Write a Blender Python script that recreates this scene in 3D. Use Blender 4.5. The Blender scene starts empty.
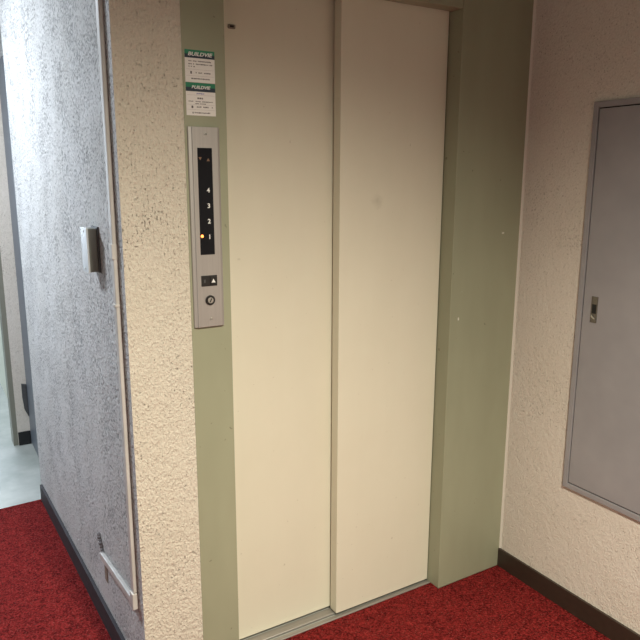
import bpy, bmesh, math, random
from mathutils import Vector, Matrix
random.seed(7)
S = bpy.context.scene
COL = S.collection

# ------------------------------------------------------------------ measures (metres)
XR = 1.4662                       # right wall plane
A_, B_, C_ = 0.1796, 0.3005, 1.141  # stucco/green edge, left jamb edge, right jamb edge
TH = -0.0287                      # the left wall is slightly out of square
HEAD = 2.099                      # underside of the door header
CEIL = 2.5
def L(s, z, off=0.0):             # point on the left wall: s along it, off out of it
    return Vector((s*math.sin(TH) - off*math.cos(TH), s*math.cos(TH) + off*math.sin(TH), z))

# ------------------------------------------------------------------ materials
class NT:
    def __init__(s, name):
        s.m = bpy.data.materials.new(name); s.m.use_nodes = True
        s.t = s.m.node_tree; s.b = s.t.nodes['Principled BSDF']; s._c = None
    def n(s, typ, **kw):
        nd = s.t.nodes.new(typ)
        for k, v in kw.items():
            if k.startswith('i_'):
                nd.inputs[k[2:].replace('_', ' ')].default_value = v
            else: setattr(nd, k, v)
        return nd
    def l(s, a, b): s.t.links.new(a, b)
    def coord(s):
        if s._c is None: s._c = s.n('ShaderNodeTexCoord').outputs['Object']
        return s._c
    def mapped(s, scale):
        mp = s.n('ShaderNodeMapping'); mp.inputs['Scale'].default_value = scale
        s.l(s.coord(), mp.inputs['Vector']); return mp.outputs['Vector']
    def noise(s, scale, detail=2, rough=.5, stretch=None, dist=0):
        nd = s.n('ShaderNodeTexNoise', i_Scale=scale, i_Detail=detail, i_Roughness=rough, i_Distortion=dist)
        s.l(s.mapped(stretch) if stretch else s.coord(), nd.inputs['Vector'])
        return nd.outputs['Fac']
    def ramp(s, fac, a, b, ca=(0,0,0,1), cb=(1,1,1,1)):
        r = s.n('ShaderNodeValToRGB'); e = r.color_ramp.elements
        e[0].position = a; e[0].color = ca; e[1].position = b; e[1].color = cb
        s.l(fac, r.inputs['Fac']); return r.outputs['Color']
    def mix(s, fac, a, b, mode='MIX'):
        nd = s.n('ShaderNodeMix', data_type='RGBA', blend_type=mode)
        for sock, v in ((nd.inputs[0], fac), (nd.inputs[6], a), (nd.inputs[7], b)):
            if hasattr(v, 'is_output'): s.l(v, sock)
            elif isinstance(v, tuple): sock.default_value = (*v, 1) if len(v) == 3 else v
            else: sock.default_value = v
        return nd.outputs[2]
    def math(s, op, a, b=0.0):
        nd = s.n('ShaderNodeMath', operation=op)
        for sock, v in ((nd.inputs[0], a), (nd.inputs[1], b)):
            if hasattr(v, 'is_output'): s.l(v, sock)
            else: sock.default_value = v
        return nd.outputs[0]
    def spot(s, p, r, soft=.4, scale=(1,1,1), wob=0.0):   # 1 inside a blob of dirt round p
        nd = s.n('ShaderNodeVectorMath', operation='SUBTRACT'); s.l(s.coord(), nd.inputs[0]); nd.inputs[1].default_value = p
        m = s.n('ShaderNodeVectorMath', operation='MULTIPLY'); s.l(nd.outputs[0], m.inputs[0]); m.inputs[1].default_value = scale
        d = s.n('ShaderNodeVectorMath', operation='LENGTH'); s.l(m.outputs[0], d.inputs[0])
        v = d.outputs['Value']
        if wob: v = s.math('ADD', v, s.math('MULTIPLY', s.noise(2.2/r, 2), wob))
        return s.ramp(s.math('DIVIDE', v, r), 1-soft, 1.0, (1,1,1,1), (0,0,0,1))
    def bump(s, h, strength, distance, prev=None):
        nd = s.n('ShaderNodeBump', i_Strength=strength, i_Distance=distance)
        s.l(h, nd.inputs['Height'])
        if prev: s.l(prev, nd.inputs['Normal'])
        return nd.outputs['Normal']
    def out(s, col=None, nrm=None, rough=None, metal=None, spec=None):
        if col is not None:
            if hasattr(col, 'is_output'): s.l(col, s.b.inputs['Base Color'])
            else: s.b.inputs['Base Color'].default_value = (*col, 1)
        if nrm is not None: s.l(nrm, s.b.inputs['Normal'])
        if rough is not None:
            if hasattr(rough, 'is_output'): s.l(rough, s.b.inputs['Roughness'])
            else: s.b.inputs['Roughness'].default_value = rough
        if metal is not None: s.b.inputs['Metallic'].default_value = metal
        if spec is not None: s.b.inputs['Specular IOR Level'].default_value = spec
        return s.m

def stucco(name, base, pits=1.0, dirt_shade=(.17,.13,.10), stretch=(1,1,.62), amount=.8, bstr=.8, dist=.007, th=.60, ps=150):
    k = NT(name)
    big = k.noise(52, 3, .6, stretch, .4)
    fine = k.noise(165, 3, .65, stretch)
    pitn = k.noise(ps, 3, .55, stretch)
    where = k.noise(6, 3, .6)
    # thrown-on plaster: raised lumps with small open pits toned with dirt, on the left wall with grazing shade
    thr = k.math('ADD', pitn, k.math('MULTIPLY', k.math('SUBTRACT', where, .5), .25))
    pit = k.ramp(thr, th, th+.09)
    h = k.math('ADD', k.math('MULTIPLY', big, .7), k.math('MULTIPLY', fine, .75))
    h = k.math('SUBTRACT', h, k.math('MULTIPLY', pit, .45*pits))
    tone = k.ramp(k.noise(3.2, 4, .6), .3, .7, (base[0]*.92, base[1]*.91, base[2]*.88, 1), (*base, 1))
    grain = k.mix(.30, tone, k.ramp(fine, .35, .65, (base[0]*.66, base[1]*.64, base[2]*.62, 1), (*base, 1)))
    col = k.mix(k.math('MULTIPLY', pit, amount), grain, dirt_shade)
    return k.out(col, k.bump(h, bstr, dist), .8, 0, .25)

M = {}
M['stucco_front'] = stucco('cream stucco', (.77, .71, .61), amount=.42, bstr=1.0, dist=.010, th=.628, ps=185)
M['stucco_right'] = stucco('cream stucco right', (.80, .735, .66), stretch=(1,1,.8), amount=.36, bstr=.8, dist=.0048, th=.64, ps=190)
M['stucco_left'] = stucco('cool lit stucco', (.80, .79, .79), pits=1.2, dirt_shade=(.17,.16,.17), stretch=(1,1.25,.8), amount=.68, bstr=1.0, dist=.013, th=.545, ps=150)  # same plaster: cool light put into the base, grazing shade into the pits

k = NT('plain paint'); M['paint'] = k.out((.27,.295,.285), k.bump(k.noise(60, 2), .15, .002), .7)

k = NT('pale paint'); M['pale'] = k.out((.70,.70,.60), k.bump(k.noise(60, 2), .15, .002), .7)

def door_mat(p, r, sc, amt, wob):
    k = NT('cream enamelled steel')
    streak = k.noise(9, 3, .6, (1, 1, .12))
    blot = k.noise(3.5, 4, .6)
    col = k.mix(k.ramp(streak, .3, .75), (.725,.685,.555), (.745,.705,.575))
    col = k.mix(k.math('MULTIPLY', k.ramp(blot, .45, .75), .4), col, (.68,.635,.505))
    speck = k.ramp(k.noise(55, 2, .5), .735, .76)
    col = k.mix(k.math('MULTIPLY', speck, .35), col, (.30,.24,.16))
    sm = k.spot(p, r, .6, sc, wob)
    col = k.mix(k.math('MULTIPLY', sm, amt), col, (.32,.27,.19))
    return k.out(col, k.bump(k.noise(420, 2), .12, .0006), .48, 0, .4)
M['door'] = door_mat((.858-.93, 0, 1.478), .052, (1.1, .2, 1.1), .30, .045)
M['door_left'] = door_mat((.380-.5, 0, 1.308), .010, (.7, .2, 1.0), .4, .01)

k = NT('sage green paint')
col = k.mix(k.ramp(k.noise(5, 3, .6, (1,1,.3)), .35, .7), (.30,.305,.21), (.34,.345,.24))
col = k.mix(k.math('MULTIPLY', k.ramp(k.noise(50, 2), .73, .75), .5), col, (.10,.09,.06))
bx = (A_+XR)/2
for (x, z, r, sx, sz) in ((1.3794,1.3653,.007,.6,1.2), (1.181,1.066,.008,1.6,.75), (1.1924,1.163,.0035,1,1), (1.372,1.372,.003,1,1)):
    col = k.mix(k.spot((x-bx, 0, z), r, .4, (sx, .1, sz), .004), col, (.72,.70,.62))
M['green'] = k.out(col, k.bump(k.noise(380, 2), .15, .0006), .42, 0, .45)

k = NT('red loop carpet')
n1 = k.noise(125, 3, .75); n2 = k.noise(30, 3, .65)
vor = k.n('ShaderNodeTexVoronoi', i_Scale=170.0); k.l(k.coord(), vor.inputs['Vector'])
col = k.mix(k.ramp(n1, .40, .61), (.05,.004,.004), (.37,.034,.035))
col = k.mix(.35, col, k.ramp(n2, .35, .65, (.08,.006,.006,1), (.32,.030,.026,1)))
col = k.mix(k.math('MULTIPLY', k.ramp(k.noise(210, 1), .64, .70), .34), col, (.50,.17,.14))
h = k.math('ADD', k.math('MULTIPLY', n1, 1.2), k.math('MULTIPLY', vor.outputs['Distance'], .6))
M['carpet'] = k.out(col, k.bump(h, 1.0, .009), .95, 0, .05)

k = NT('grey vinyl')
col = k.mix(k.ramp(k.noise(4, 4, .65), .35, .68), (.33,.35,.325), (.48,.49,.46))
M['vinyl'] = k.out(col, k.bump(k.noise(30, 2), .08, .002), .32)

k = NT('dark brown skirting'); M['skirt'] = k.out(k.mix(k.noise(40,2), (.030,.020,.014), (.050,.033,.024)), None, .42)
k = NT('charcoal skirting'); M['skirt_l'] = k.out(k.mix(k.noise(40,2), (.035,.030,.034), (.060,.052,.058)), None, .65, 0, .2)
k = NT('black skirting'); M['skirt_b'] = k.out((.012,.012,.013), None, .45)

k = NT('brushed aluminium')
br = k.noise(220, 2, .5, (1, 1, .02))
M['alu'] = k.out(k.mix(br, (.37,.345,.33), (.47,.44,.42)), k.bump(br, .06, .0004), .45, .55)
k = NT('sill metal')
br = k.noise(160, 2, .5, (.03, 1, 1))
M['sill'] = k.out(k.mix(br, (.27,.25,.23), (.46,.43,.40)), None, .45, .7)
k = NT('steel screw'); M['screw'] = k.out((.55,.53,.5), None, .3, .9)
k = NT('dark slot'); M['slot'] = k.out((.01,.01,.01), None, .6)
k = NT('smoked display'); M['display'] = k.out((.009,.009,.012), None, .3, 0, .15)
k = NT('black plastic'); M['black'] = k.out((.014,.012,.012), None, .35)
k = NT('white print'); M['print'] = k.out((.80,.80,.78), None, .6)
k = NT('amber print'); M['amber'] = k.out((.20,.11,.065), None, .5)
k = NT('lit lamp'); k.b.inputs['Emission Color'].default_value = (1,.27,.06,1); k.b.inputs['Emission Strength'].default_value = 2.6
M['lit'] = k.out((1,.4,.1), None, .4)
k = NT('label paper'); M['paper'] = k.out((.80,.77,.74), None, .55)
k = NT('label green'); M['lgreen'] = k.out((.01,.20,.10), None, .5)
k = NT('label navy'); M['lnavy'] = k.out((.012,.028,.05), None, .5)
k = NT('label ink'); M['ink'] = k.out((.13,.11,.11), None, .7)
k = NT('label faint ink'); M['faint'] = k.out((.47,.44,.43), None, .7)
k = NT('label blue ink'); M['blueink'] = k.out((.28,.27,.48), None, .7)

k = NT('grey enamelled steel')
col = k.mix(k.ramp(k.noise(5, 3, .6), .35, .7), (.30,.29,.305), (.345,.33,.345))
M['grey'] = k.out(col, k.bump(k.noise(260, 2), .2, .0008), .42, 0, .45)
k = NT('tarnished latch'); M['latch'] = k.out(k.mix(k.noise(120, 2), (.12,.11,.095), (.25,.23,.20)), None, .35, .7)
k = NT('blue grey steel'); M['bluesteel'] = k.out(k.mix(k.noise(12, 2), (.135,.15,.185), (.165,.18,.215)), None, .42)
k = NT('olive frame paint'); M['olive'] = k.out((.24,.235,.19), None, .5)
k = NT('ivory moulding')
M['ivory'] = k.out(k.mix(k.ramp(k.noise(30, 3, .6, (1,1,.25)), .4, .7), (.50,.47,.44), (.62,.585,.56)), None, .5)
k = NT('putty'); M['putty'] = k.out(k.mix(k.noise(200, 2), (.15,.14,.14), (.26,.24,.24)), k.bump(k.noise(300,2), .6, .002), .8)
k = NT('brown cover and shade'); M['cover_shade'] = k.out(k.mix(k.noise(90, 2), (.20,.16,.12), (.28,.24,.19)), None, .6)  # brown of the hole cover, also of the strip that imitates a shadow
k = NT('switch cover'); M['cover'] = k.out((.62,.64,.66), None, .4)
k = NT('shaded switch body'); M['body'] = k.out((.235,.235,.20), None, .5)  # dark tone carries the shade on the near side of the box
k = NT('caulk'); M['caulk'] = k.out((.76,.71,.63), None, .55)
k = NT('dark bracket'); M['bracket'] = k.out(k.mix(k.noise(60, 2), (.05,.05,.052), (.10,.10,.10)), None, .5)

# ------------------------------------------------------------------ mesh helpers
def box(bm, lo, hi, bev=0.0, seg=2):
    t = bmesh.new()
    vs = [t.verts.new((x, y, z)) for x in (lo[0], hi[0]) for y in (lo[1], hi[1]) for z in (lo[2], hi[2])]
    for f in ((0,1,3,2), (4,6,7,5), (0,4,5,1), (2,3,7,6), (0,2,6,4), (1,5,7,3)): t.faces.new([vs[i] for i in f])
    bmesh.ops.recalc_face_normals(t, faces=t.faces)
    if bev: bmesh.ops.bevel(t, geom=list(t.edges), offset=bev, segments=seg, affect='EDGES', profile=.5)
    merge(bm, t); return bm
def merge(bm, t, mat=None):
    if mat is not None: t.transform(mat)
    me = bpy.data.meshes.new('tmp'); t.to_mesh(me); t.free(); bm.from_mesh(me); bpy.data.meshes.remove(me)
def prism(bm, pts, d, bev=0.0, mat=None):     # polygon pts (3D) pushed along d
    t = bmesh.new()
    a = [t.verts.new(p) for p in pts]; b = [t.verts.new(Vector(p)+Vector(d)) for p in pts]
    t.faces.new(a); t.faces.new(b[::-1]); n = len(a)
    for i in range(n): t.faces.new((a[i], b[i], b[(i+1)%n], a[(i+1)%n]))
    bmesh.ops.recalc_face_normals(t, faces=t.faces)
    if bev: bmesh.ops.bevel(t, geom=list(t.edges), offset=bev, segments=2, affect='EDGES', profile=.5)
    merge(bm, t, mat); return bm
def disc(bm, c, r, depth, n=28, bev=0.0, r2=None):  # short cylinder whose face looks to -Y
    t = bmesh.new()
    bmesh.ops.create_cone(t, cap_ends=True, segments=n, radius1=r, radius2=r2 if r2 is not None else r, depth=depth)
    if bev: bmesh.ops.bevel(t, geom=[e for e in t.edges if abs(e.verts[0].co.z-e.verts[1].co.z) < 1e-6], offset=bev, segments=2, affect='EDGES')
    t.transform(Matrix.Translation(c) @ Matrix.Rotation(math.pi/2, 4, 'X')); merge(bm, t); return bm
def obj(name, bm, mat, parent=None, base=(0,0,0), smooth=False):
    bm.transform(Matrix.Translation(-Vector(base)))
    me = bpy.data.meshes.new(name); bm.to_mesh(me); bm.free(); me.materials.append(mat)
    o = bpy.data.objects.new(name, me); COL.objects.link(o)
    if parent: o.parent = parent
    else: o.location = base
    if smooth:
        for p in me.polygons: p.use_smooth = True
        me.set_sharp_from_angle(angle=math.radians(35))
    return o
def struct(name, bm, mat, base=(0,0,0)):
    o = obj(name, bm, mat, None, base); o['kind'] = 'structure'; return o
def tag(o, label, cat, group=None):
    o['label'] = label; o['category'] = cat
    if group: o['group'] = group
    return o
def thing(name, base, label, cat, group=None):
    o = bpy.data.objects.new(name, None); COL.objects.link(o); o.location = base; o.empty_display_size = .05
    return tag(o, label, cat, group)
def txt(name, s, x, y, z, size, mat, parent, base, shear=0.0, bold=0.0, sx=1.0, align='CENTER'):
    cu = bpy.data.curves.new('t', 'FONT'); cu.body = s; cu.size = size; cu.align_x = align; cu.align_y = 'CENTER'
    cu.shear = shear; cu.offset = bold; cu.extrude = .00025
    o = bpy.data.objects.new('t', cu); COL.objects.link(o)
    bpy.context.view_layer.update()
    me = bpy.data.meshes.new_from_object(o.evaluated_get(bpy.context.evaluated_depsgraph_get()))
    bpy.data.objects.remove(o); bpy.data.curves.remove(cu)
    me.transform(Matrix.Translation(Vector((x, y, z))-Vector(base)) @ Matrix.Rotation(math.pi/2, 4, 'X') @ Matrix.Diagonal((sx,1,1,1)))
    me.name = name; me.materials.clear(); me.materials.append(mat)
    r = bpy.data.objects.new(name, me); COL.objects.link(r); r.parent = parent; return r

# ------------------------------------------------------------------ the setting
# vinyl floor under everything, carpet laid on it
struct('floor', box(bmesh.new(), (-1.9, -3.4, -.12), (1.7, 5.6, -.006)), M['vinyl'])
bm = bmesh.new()
ce = L(1.58, 0)
pts = [(-1.6,-3.1,-.006), (XR,-3.1,-.006), (XR,0,-.006), (C_,0,-.006), (C_,.046,-.006), (B_,.046,-.006), (B_,0,-.006), (0,0,-.006), (ce.x,1.58,-.006), (-1.6,1.52,-.006)]
prism(bm, pts, (0,0,.006))
tag(obj('carpet', bm, M['carpet'], None, (0,-1,-.006)), 'wall-to-wall red loop-pile carpet in front of the elevator and round the corner', 'carpet')
struct('ceiling', box(bmesh.new(), (-1.9, -3.4, CEIL), (1.7, 5.6, CEIL+.1)), M['paint'])

# left wall (grey-lit stucco face) and the short front face share one solid: built as two skins that meet at the corner
e0, e1 = L(0,0), L(1.6055,0)
T = .1
bm = bmesh.new()
prism(bm, [(0,0,-.1), (.11,.11,-.1), (.11,1.6055,-.1), (e1.x,e1.y,-.1)], (0,0,CEIL+.1))
struct('wall_left', bm, M['stucco_left'])
bm = bmesh.new()
prism(bm, [(0,0,-.1), (A_,0,-.1), (A_,.11,-.1), (.11,.11,-.1)], (0,0,CEIL+.1))
struct('wall_front', bm, M['stucco_front'])
# right wall with opening-less solid behind the cabinet
struct('wall_right', box(bmesh.new(), (XR, -3.1, -.1), (XR+.12, .3, CEIL)), M['stucco_right'])
struct('wall_rear', box(bmesh.new(), (-1.6, -3.22, -.1), (XR+.12, -3.1, CEIL)), M['paint'])
struct('wall_corridor', box(bmesh.new(), (-1.72, -3.22, -.1), (-1.6, 5.4, CEIL)), M['paint'])
# above the lift header and lift shaft closure behind the panels
struct('wall_upper', box(bmesh.new(), (A_, .0, 2.36), (XR, .15, CEIL)), M['stucco_front'])
struct('wall_shaft', box(bmesh.new(), (A_+.002, .175, -.1), (XR, .23, CEIL)), M['slot'])

# corridor beyond the left wall's end: steel door, stucco pier, frame, further wall
bm = bmesh.new(); box(bm, (.06, 1.6055, -.1), (.11, 2.3914, CEIL))
struct('wall_recess', bm, M['paint'])
bm = bmesh.new(); box(bm, (.018, 1.625, .002), (.055, 2.3895, 2.16), .001)
struct('door_1', bm, M['bluesteel'])
bm = bmesh.new(); box(bm, (.02, 1.607, 2.165), (.059, 2.389, CEIL))
struct('wall_over_door', bm, M['stucco_left'])
bm = bmesh.new(); box(bm, (-.0515, 2.3914, -.1), (.11, 2.505, CEIL))
struct('wall_pier', bm, M['stucco_right'])
bm = bmesh.new(); box(bm, (-.078, 2.396, -.006), (-.0517, 2.50, 2.2), .001)
struct('trim_1', bm, M['olive'])
bm = bmesh.new(); box(bm, (-.050, 2.381, -.005), (.0165, 2.3912, .076), .0015)
struct('baseboard_pier', bm, M['skirt_b'])
struct('wall_far', box(bmesh.new(), (.0, 2.506, -.1), (.11, 5.4, CEIL)), M['pale'])
# end of the corridor with a window opening that lets the daylight in
bm = bmesh.new()
box(bm, (-1.6, 5.4, -.1), (.11, 5.52, .8)); box(bm, (-1.6, 5.4, 2.3), (.11, 5.52, CEIL))
box(bm, (-1.6, 5.4, .8), (-1.35, 5.52, 2.3)); box(bm, (-.15, 5.4, .8), (.11, 5.52, 2.3))
struct('wall_end', bm, M['paint'])

# skirting boards
bm = bmesh.new()
p = [L(0,-.005), L(1.57,-.005), L(1.57,-.005,.012), L(-.012,-.005,.012)]
prism(bm, p, (0,0,.087), .0012); struct('baseboard_left', bm, M['skirt_l'])
bm = bmesh.new(); box(bm, (-.0, -.012, .0), (A_, 0, .082), .0012); struct('baseboard_front', bm, M['skirt_l'])
bm = bmesh.new(); box(bm, (XR-.010, -3.05, .0), (XR, -.0005, .078), .0012); struct('baseboard_right', bm, M['skirt'])
# bead of caulk in the corner between green steel and stucco
bm = bmesh.new(); prism(bm, [(XR, 0, .078), (XR-.0040, 0, .078), (XR-.0005, -.009, .078), (XR, -.009, .078)], (0,0,CEIL-.08))
struct('trim_2', bm, M['caulk'])

# ------------------------------------------------------------------ lift entrance: green steel surround
fb = ((A_+XR)/2, 0, 0)
fr = thing('entrance_surround', fb, 'sage green painted steel surround of the elevator entrance with header and wide right side', 'elevator surround')
bm = bmesh.new(); box(bm, (A_, -.001, 0), (B_, .17, 2.36), .0012); obj('jamb', bm, M['green'], fr, fb)
bm = bmesh.new(); box(bm, (C_, 0, 0), (XR, .17, 2.36), .0025, 3); o = obj('jamb', bm, M['green'], fr, fb)
o['label'] = 'wide green steel side panel with paint chips'
bm = bmesh.new(); box(bm, (B_+.0005, .001, HEAD), (C_-.0005, .055, 2.36), .0015); obj('header', bm, M['green'], fr, fb)

# door sill: aluminium extrusion with two guide grooves
prof = [(.047,-.02), (.047,.001), (.050,.003), (.064,.003), (.066,.001), (.0665,-.014), (.0775,-.014), (.078,.001), (.080,.003),
        (.1105,.003), (.1125,.001), (.113,-.014), (.124,-.014), (.1245,.001), (.1265,.003), (.172,.003), (.172,-.02)]
bm = bmesh.new(); prism(bm, [(B_+.001, y, z) for y, z in prof], (C_-B_-.002, 0, 0))
tag(obj('threshold_plate', bm, M['sill'], None, ((B_+C_)/2, .1, -.02)), 'scuffed aluminium elevator threshold with guide grooves under the sliding panels', 'threshold')

# ------------------------------------------------------------------ sliding panels
def panel(x0, x1, y0, y1, label, seam):
    base = (.93 if seam else .5, y0, .008)
    t = thing('sliding_panel', base, label, 'elevator door', 'sliding elevator door panels')
    bm = bmesh.new(); box(bm, (x0, y0, .009), (x1, y1, HEAD+.04), .0022, 3)
    obj('leaf', bm, M['door'] if seam else M['door_left'], t, base)
    return t, base
t, b = panel(B_+.002, .748, .113, .150, 'left cream elevator door panel, set back, small dark hole near its top', False)
bm = bmesh.new(); box(bm, (.3600, .109, 1.973), (.3830, .1135, 1.985), .0035, 3)
h = obj('release_keyhole', bm, M['cover_shade'], t, b); h['label'] = 'small dark brown release hole cover'
bm = bmesh.new(); box(bm, (.3655, .1080, 1.9765), (.3775, .1095, 1.9815), .0015); obj('slot', bm, M['slot'], h, b)
t, b = panel(.7113, C_-.003, .063, .1035, 'right cream elevator door panel, the front one with a faint grey smudge', True)

# ------------------------------------------------------------------ call station
cb = (.228, -.001, 1.145)
cp = thing('elevator_call_panel', cb, 'tall brushed aluminium elevator call panel on the green left jamb, floor 1 lit', 'call panel')
bm = bmesh.new()
x0, x1, z0, z1 = .1855, .2765, 1.1455, 1.6915
pf = [(x0, -.001), (x0+.0015, -.0065), (x0+.010, -.0085), (x0+.012, -.0105), (x1-.008, -.0105), (x1-.002, -.0085), (x1, -.001)]
prism(bm, [(x, y, z0) for x, y in pf], (0, 0, z1-z0), .0006)
plate = obj('faceplate', bm, M['alu'], cp, cb)
yf = -.0105
bm = bmesh.new(); box(bm, (.2095, yf-.0012, 1.350), (.2512, yf+.002, 1.637), .0006)
disp = obj('display_window', bm, M['display'], cp, cb)
yt = yf-.0014
for s, z in (('4', 1.5247), ('3', 1.483), ('2', 1.441), ('1', 1.3985)):
    txt('numeral', s, .2372, yt, z, .0172, M['print'], disp, cb, bold=.0004)
def tri(cx, cz, r, up, y, d=.0004):
    s = 1 if up else -1
    return prism(bmesh.new(), [(cx-r, y, cz-s*r*.9), (cx+r, y, cz-s*r*.9), (cx, y, cz+s*r*.9)], (0, -d, 0))
obj('down_arrow', tri(.2165, 1.6085, .0045, False, yt+.0003), M['amber'], disp, cb)
obj('up_arrow', tri(.2395, 1.6065, .0045, True, yt+.0003), M['amber'], disp, cb)
o = obj('indicator_light', disc(bmesh.new(), (.2153, yt, 1.4015), .0042, .0016, 20, .0005), M['lit'], disp, cb); o['label'] = 'glowing orange floor light'
bm = bmesh.new(); box(bm, (.2088, yf-.0022, 1.2620), (.2555, yf+.002, 1.2918), .0009)
bb = obj('button_plate', bm, M['black'], cp, cb)
bm = bmesh.new(); box(bm, (.2345, yf-.0042, 1.2655), (.2525, yf-.0018, 1.2885), .0008); ub = obj('up_button', bm, M['black'], bb, cb)
obj('arrow_mark', tri(.2432, 1.2770, .0060, True, yf-.0041), M['print'], bb, cb)
bm = bmesh.new(); box(bm, (.2160, yf-.0026, 1.2720), (.2205, yf-.0020, 1.2810)); obj('mark', bm, M['bracket'], bb, cb)
# key switch: black ring, silver barrel, slanted key slot
bm = bmesh.new(); disc(bm, (.2330, yf-.002, 1.2218), .0140, .005, 36, .0012)
ks = obj('key_switch', bm, M['black'], cp, cb, True)
obj('barrel', disc(bmesh.new(), (.2330, yf-.0046, 1.2218), .0082, .0022, 28, .0005), M['screw'], ks, cb, True)
t = bmesh.new(); box(t, (-.0014, -.0004, -.006), (.0014, .0004, .006))
t.transform(Matrix.Translation((.2330, yf-.0059, 1.2218)) @ Matrix.Rotation(math.radians(28), 4, 'Y')); obj('key_slot', t, M['slot'], ks, cb)
for z in (1.6735, 1.1675):
    s = obj('screw', disc(bmesh.new(), (.2355, yf-.0007, z), .0040, .0022, 20, .0008), M['screw'], cp, cb, True)
    t = bmesh.new(); box(t, (-.0028, -.0003, -.0005), (.0028, .0003, .0005))
    t.transform(Matrix.Translation((.2355, yf-.0019, z)) @ Matrix.Rotation(math.radians(50 if z > 1.5 else 10), 4, 'Y')); obj('screw_slot', t, M['slot'], s, cb)

# ------------------------------------------------------------------ notices
def glyphs(bm, xa, xb, z, h, y, dens=.8, big=False):   # a line of small print as separate marks
    x = xa
    while x < xb:
        w = random.uniform(.5, 1.1)*h*(1.0 if not big else 1.2)
        if random.random() < dens:
            zz = z+random.uniform(-.06, .06)*h; hh = h*random.uniform(.7, 1)
            box(bm, (x, y-.00012, zz-hh/2), (min(x+w, xb), y, zz+hh/2))
        x += w+h*.28
def notice(x0, x1, z0, z1, head, label, rows, rules, hs, extra=None):
    y = -.0011; c = ((x0+x1)/2, y, z0)
    t = thing('notice_sticker', c, label, 'sticker', 'notice stickers above the call panel')
    bm = bmesh.new(); box(bm, (x0, y-.0005, z0), (x1, y, z1)); obj('sheet', bm, M['paper'], t, c)
    yy = y-.0005
    bm = bmesh.new(); box(bm, (x0, yy-.0003, z1-head*.52), (x1, yy, z1)); obj('header_band', bm, M['lgreen'], t, c)
    bm = bmesh.new(); box(bm, (x0, yy-.0003, z1-head), (x1, yy, z1-head*.52)); o = obj('header_band', bm, M['lnavy'], t, c)
    txt('brand_lettering', 'BUILDVIE', (x0+x1)/2+hs[1], yy-.0005, z1-head*.53, hs[0], M['print'], t, c, shear=.25, bold=.0003, sx=hs[2])
    bm = bmesh.new()
    for (a, b, f, h, d) in rows: glyphs(bm, x0+a*(x1-x0), x0+b*(x1-x0), z1-f*(z1-z0), h, yy, d)
    obj('small_print', bm, M['ink'], t, c)
    bm = bmesh.new()
    for f in rules: box(bm, (x0+.003, yy-.0001, z1-f*(z1-z0)-.0003), (x1-.003, yy, z1-f*(z1-z0)+.0003))
    obj('rule', bm, M['faint'], t, c)
    if extra:
        bm = bmesh.new(); a, b, f, h, d = extra; glyphs(bm, x0+a*(x1-x0), x0+b*(x1-x0), z1-f*(z1-z0), h, yy, d); obj('heading', bm, M['blueink'], t, c)
notice(.1870, .2698, 1.8045, 1.8850, .0200, 'upper of two white notice stickers with green header, longer paragraph of print',
       [(.12,.92,.345,.0032,.8), (.12,.92,.435,.0034,.85), (.12,.33,.515,.0034,.85), (.17,.24,.70,.0075,1), (.35,.90,.70,.0034,.75), (.20,.25,.885,.0046,1), (.27,.82,.885,.0034,1)],
       [.60, .80], (.0128, .0, 1.26))
notice(.1870, .2696, 1.7205, 1.8035, .0220, 'lower of two white notice stickers with green header, directly above the call panel',
       [(.38,.62,.47,.0046,.8), (.08,.90,.57,.0028,.95), (.30,.66,.635,.0024,.9), (.17,.24,.735,.0075,1), (.35,.90,.735,.0036,.75), (.20,.25,.915,.0046,1), (.27,.80,.915,.0034,1)],
       [.375, .665, .82], (.0112, .0, 1.12), (.36,.62,.325,.0036,.9))

# ------------------------------------------------------------------ grey service cabinet in the right wall
sb = (XR, -.62, .4717)
sc = thing('service_cabinet', sb, 'grey steel access cabinet set into the stucco wall on the right', 'cabinet')
ya, yb, za, zb = -.2850, -1.02, .4717, 1.8012
fw = .0185
def ring(bm, ya, yb, za, zb, w, xa, xb, bev):
    box(bm, (xa, ya-w, za), (xb, ya, zb), bev); box(bm, (xa, yb, za), (xb, yb+w, zb), bev)
    box(bm, (xa, yb+w, za), (xb, ya-w, za+w), bev); box(bm, (xa, yb+w, zb-w), (xb, ya-w, zb), bev)
bm = bmesh.new(); ring(bm, ya, yb, za, zb, fw, XR-.010, XR, .001)
obj('cabinet_frame', bm, M['grey'], sc, sb)
bm = bmesh.new(); box(bm, (XR-.0015, yb+fw, za+fw), (XR, ya-fw, zb-fw)); o = obj('gap', bm, M['slot'], sc, sb)
bm = bmesh.new(); box(bm, (XR-.0085, yb+fw+.004, za+fw+.0045), (XR-.001, ya-fw-.0042, zb-fw-.004), .0012)
door = obj('cabinet_door', bm, M['grey'], sc, sb)
# flush latch: plate, thumb recess, small catch
bm = bmesh.new(); ring(bm, -.3400, -.3640, 1.088, 1.176, .0035, XR-.0105, XR-.008, .0006); box(bm, (XR-.0098, -.361, 1.150), (XR-.0080, -.343, 1.173))
box(bm, (XR-.0100, -.361, 1.0915), (XR-.0080, -.343, 1.118))
la = obj('latch', bm, M['latch'], door, sb)
bm = bmesh.new(); box(bm, (XR-.0093, -.361, 1.1182), (XR-.0082, -.343, 1.1498)); obj('latch_recess', bm, M['slot'], door, sb)
bm = bmesh.new(); prism(bm, [(XR-.0102, -.3440, 1.116), (XR-.0102, -.3440, 1.106), (XR-.0102, -.3585, 1.099), (XR-.0102, -.3590, 1.103)], (-.003, 0, 0), .0006); obj('latch_catch', bm, M['screw'], door, sb)

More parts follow.
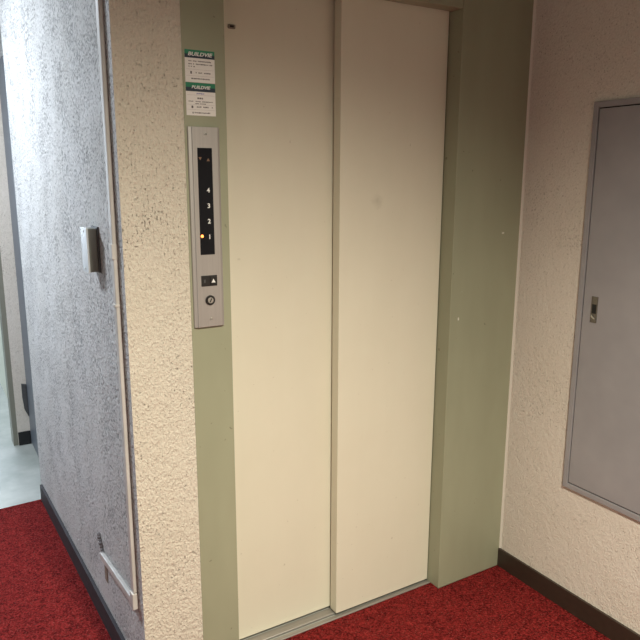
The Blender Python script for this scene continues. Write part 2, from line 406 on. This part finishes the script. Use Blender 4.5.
# ------------------------------------------------------------------ switch box on the left wall
def lbox(bm, s0, s1, z0, z1, d0, d1, bev=0.0):
    p = [L(s0, z0, d0), L(s1, z0, d0), L(s1, z0, d1), L(s0, z0, d1)]
    return prism(bm, p, (0, 0, z1-z0), bev)
wb = L(.27, 1.287)
sw = thing('wall_switch_box', wb, 'slim surface-mounted grey switch box halfway up the left stucco wall', 'switch box')
bm = bmesh.new(); lbox(bm, .222, .292, 1.2880, 1.4200, 0, .006, .0012); obj('back_plate', bm, M['bracket'], sw, wb)
bm = bmesh.new(); lbox(bm, .228, .286, 1.2900, 1.4150, .006, .030, .0015); obj('box_body', bm, M['body'], sw, wb)
bm = bmesh.new(); lbox(bm, .224, .290, 1.2880, 1.4180, .030, .0355, .0018); obj('cover', bm, M['cover'], sw, wb)
for z in (1.299, 1.407):
    bm = bmesh.new(); lbox(bm, .254, .260, z-.003, z+.003, .0355, .0367, .0008); obj('screw', bm, M['screw'], sw, wb)

# ------------------------------------------------------------------ cable moulding running down the left wall
kb = L(.06, .27)
ck = thing('cable_moulding', kb, 'ivory cable moulding running down the left wall and turning along it above the skirting', 'cable trunking')
bm = bmesh.new()
lbox(bm, .046, .072, .350, CEIL-.001, 0, .013, .003)
obj('vertical_run', bm, M['ivory'], ck, kb)
for z0, z1 in ((1.345, 1.385), (1.215, 1.222)):
    bm = bmesh.new(); lbox(bm, .0448, .0732, z0, z1, 0, .0162, .0012); obj('coupling', bm, M['ivory'], ck, kb)
bm = bmesh.new(); lbox(bm, .0445, .0738, .2960, .3490, 0, .0172, .003); obj('corner_piece', bm, M['ivory'], ck, kb)
bm = bmesh.new()
p = [L(.074, .298), L(.425, .270), L(.425, .295), L(.074, .322)]
prism(bm, p, Vector((-.014*math.cos(TH), .014*math.sin(TH), 0)), .003); obj('horizontal_run', bm, M['ivory'], ck, kb)
bm = bmesh.new()      # lumpy grey putty where the cable enters the wall
for i in range(7):
    t = bmesh.new(); bmesh.ops.create_icosphere(t, subdivisions=2, radius=random.uniform(.006, .0105))
    for v in t.verts: v.co *= random.uniform(.86, 1.1)
    merge(bm, t, Matrix.Translation(L(.424+.006*i, .292+.0085*i, .004)))
o = obj('putty', bm, M['putty'], ck, kb, True); o['label'] = 'dark grey lump of putty'
bm = bmesh.new(); lbox(bm, .392, .424, .190, .268, 0, .0022); o = obj('shadow_strip', bm, M['cover_shade'], ck, kb); o['label'] = 'brown strip standing in for the shadow hanging below the run'  # thin brown piece in place of a shadow under the moulding

# dark fitting low on the pier
bm = bmesh.new()
y = 2.3912
prism(bm, [(-.0095,y,.372), (.0175,y,.366), (.0175,y,.165), (.008,y,.185), (-.004,y,.215), (-.010,y,.290)], (0,-.016,0), .002)
tag(obj('wall_bracket', bm, M['bracket'], None, (.004, y, .165)), 'small dark grey bracket low on the stucco pier beside the steel door', 'bracket')

# ------------------------------------------------------------------ light
def look(o, to): o.rotation_euler = (Vector(to)-o.location).to_track_quat('-Z', 'Y').to_euler()
def light(name, typ, loc, to, energy, color, **kw):
    d = bpy.data.lights.new(name, typ); d.energy = energy; d.color = color
    for a, v in kw.items(): setattr(d, a, v)
    o = bpy.data.objects.new(name, d); COL.objects.link(o); o.location = loc; look(o, to); return o
# recessed warm ceiling downlight of the lift lobby
light('lobby_downlight', 'SPOT', (.20, -1.85, CEIL-.03), (-.12, -1.85, 0), 560, (1, .95, .785), spot_size=math.radians(158), spot_blend=1.0, shadow_soft_size=.07)
# cool ceiling lamp of the corridor
light('corridor_ceiling_light', 'AREA', (-.86, 1.30, CEIL-.02), (-.86, 1.30, 0), 55, (.82, .91, 1), shape='DISK', size=.28)
# daylight through the window at the corridor's end
light('window_daylight', 'AREA', (-.75, 5.45, 1.6), (-.75, 0, 1.2), 70, (.76, .88, 1), shape='RECTANGLE', size=1.15, size_y=1.45)

w = bpy.data.worlds.new('World'); S.world = w; w.use_nodes = True
w.node_tree.nodes['Background'].inputs[0].default_value = (.6,.75,1,1); w.node_tree.nodes['Background'].inputs[1].default_value = .4

# ------------------------------------------------------------------ camera
yaw, pitch, roll, f = -.5433, -.2071, .0031, 672.41
fwd = Vector((-math.sin(yaw)*math.cos(pitch), math.cos(yaw)*math.cos(pitch), math.sin(pitch)))
r = Vector((math.cos(yaw), math.sin(yaw), 0)); u = r.cross(fwd)
r2 = r*math.cos(roll)+u*math.sin(roll); u2 = -r*math.sin(roll)+u*math.cos(roll)
cam = bpy.data.cameras.new('camera'); co = bpy.data.objects.new('camera', cam); COL.objects.link(co)
m = Matrix((r2, u2, -fwd)).transposed().to_4x4(); m.translation = (-.4655, -1.7657, 1.557); co.matrix_world = m
cam.sensor_fit = 'HORIZONTAL'; cam.sensor_width = 36; cam.lens = f/640*36; cam.clip_start = .02
S.camera = co
S.view_settings.view_transform = 'Standard'; S.view_settings.look = 'None'; S.view_settings.gamma = 1; S.view_settings.use_curve_mapping = False
S.view_settings.exposure = 0.0
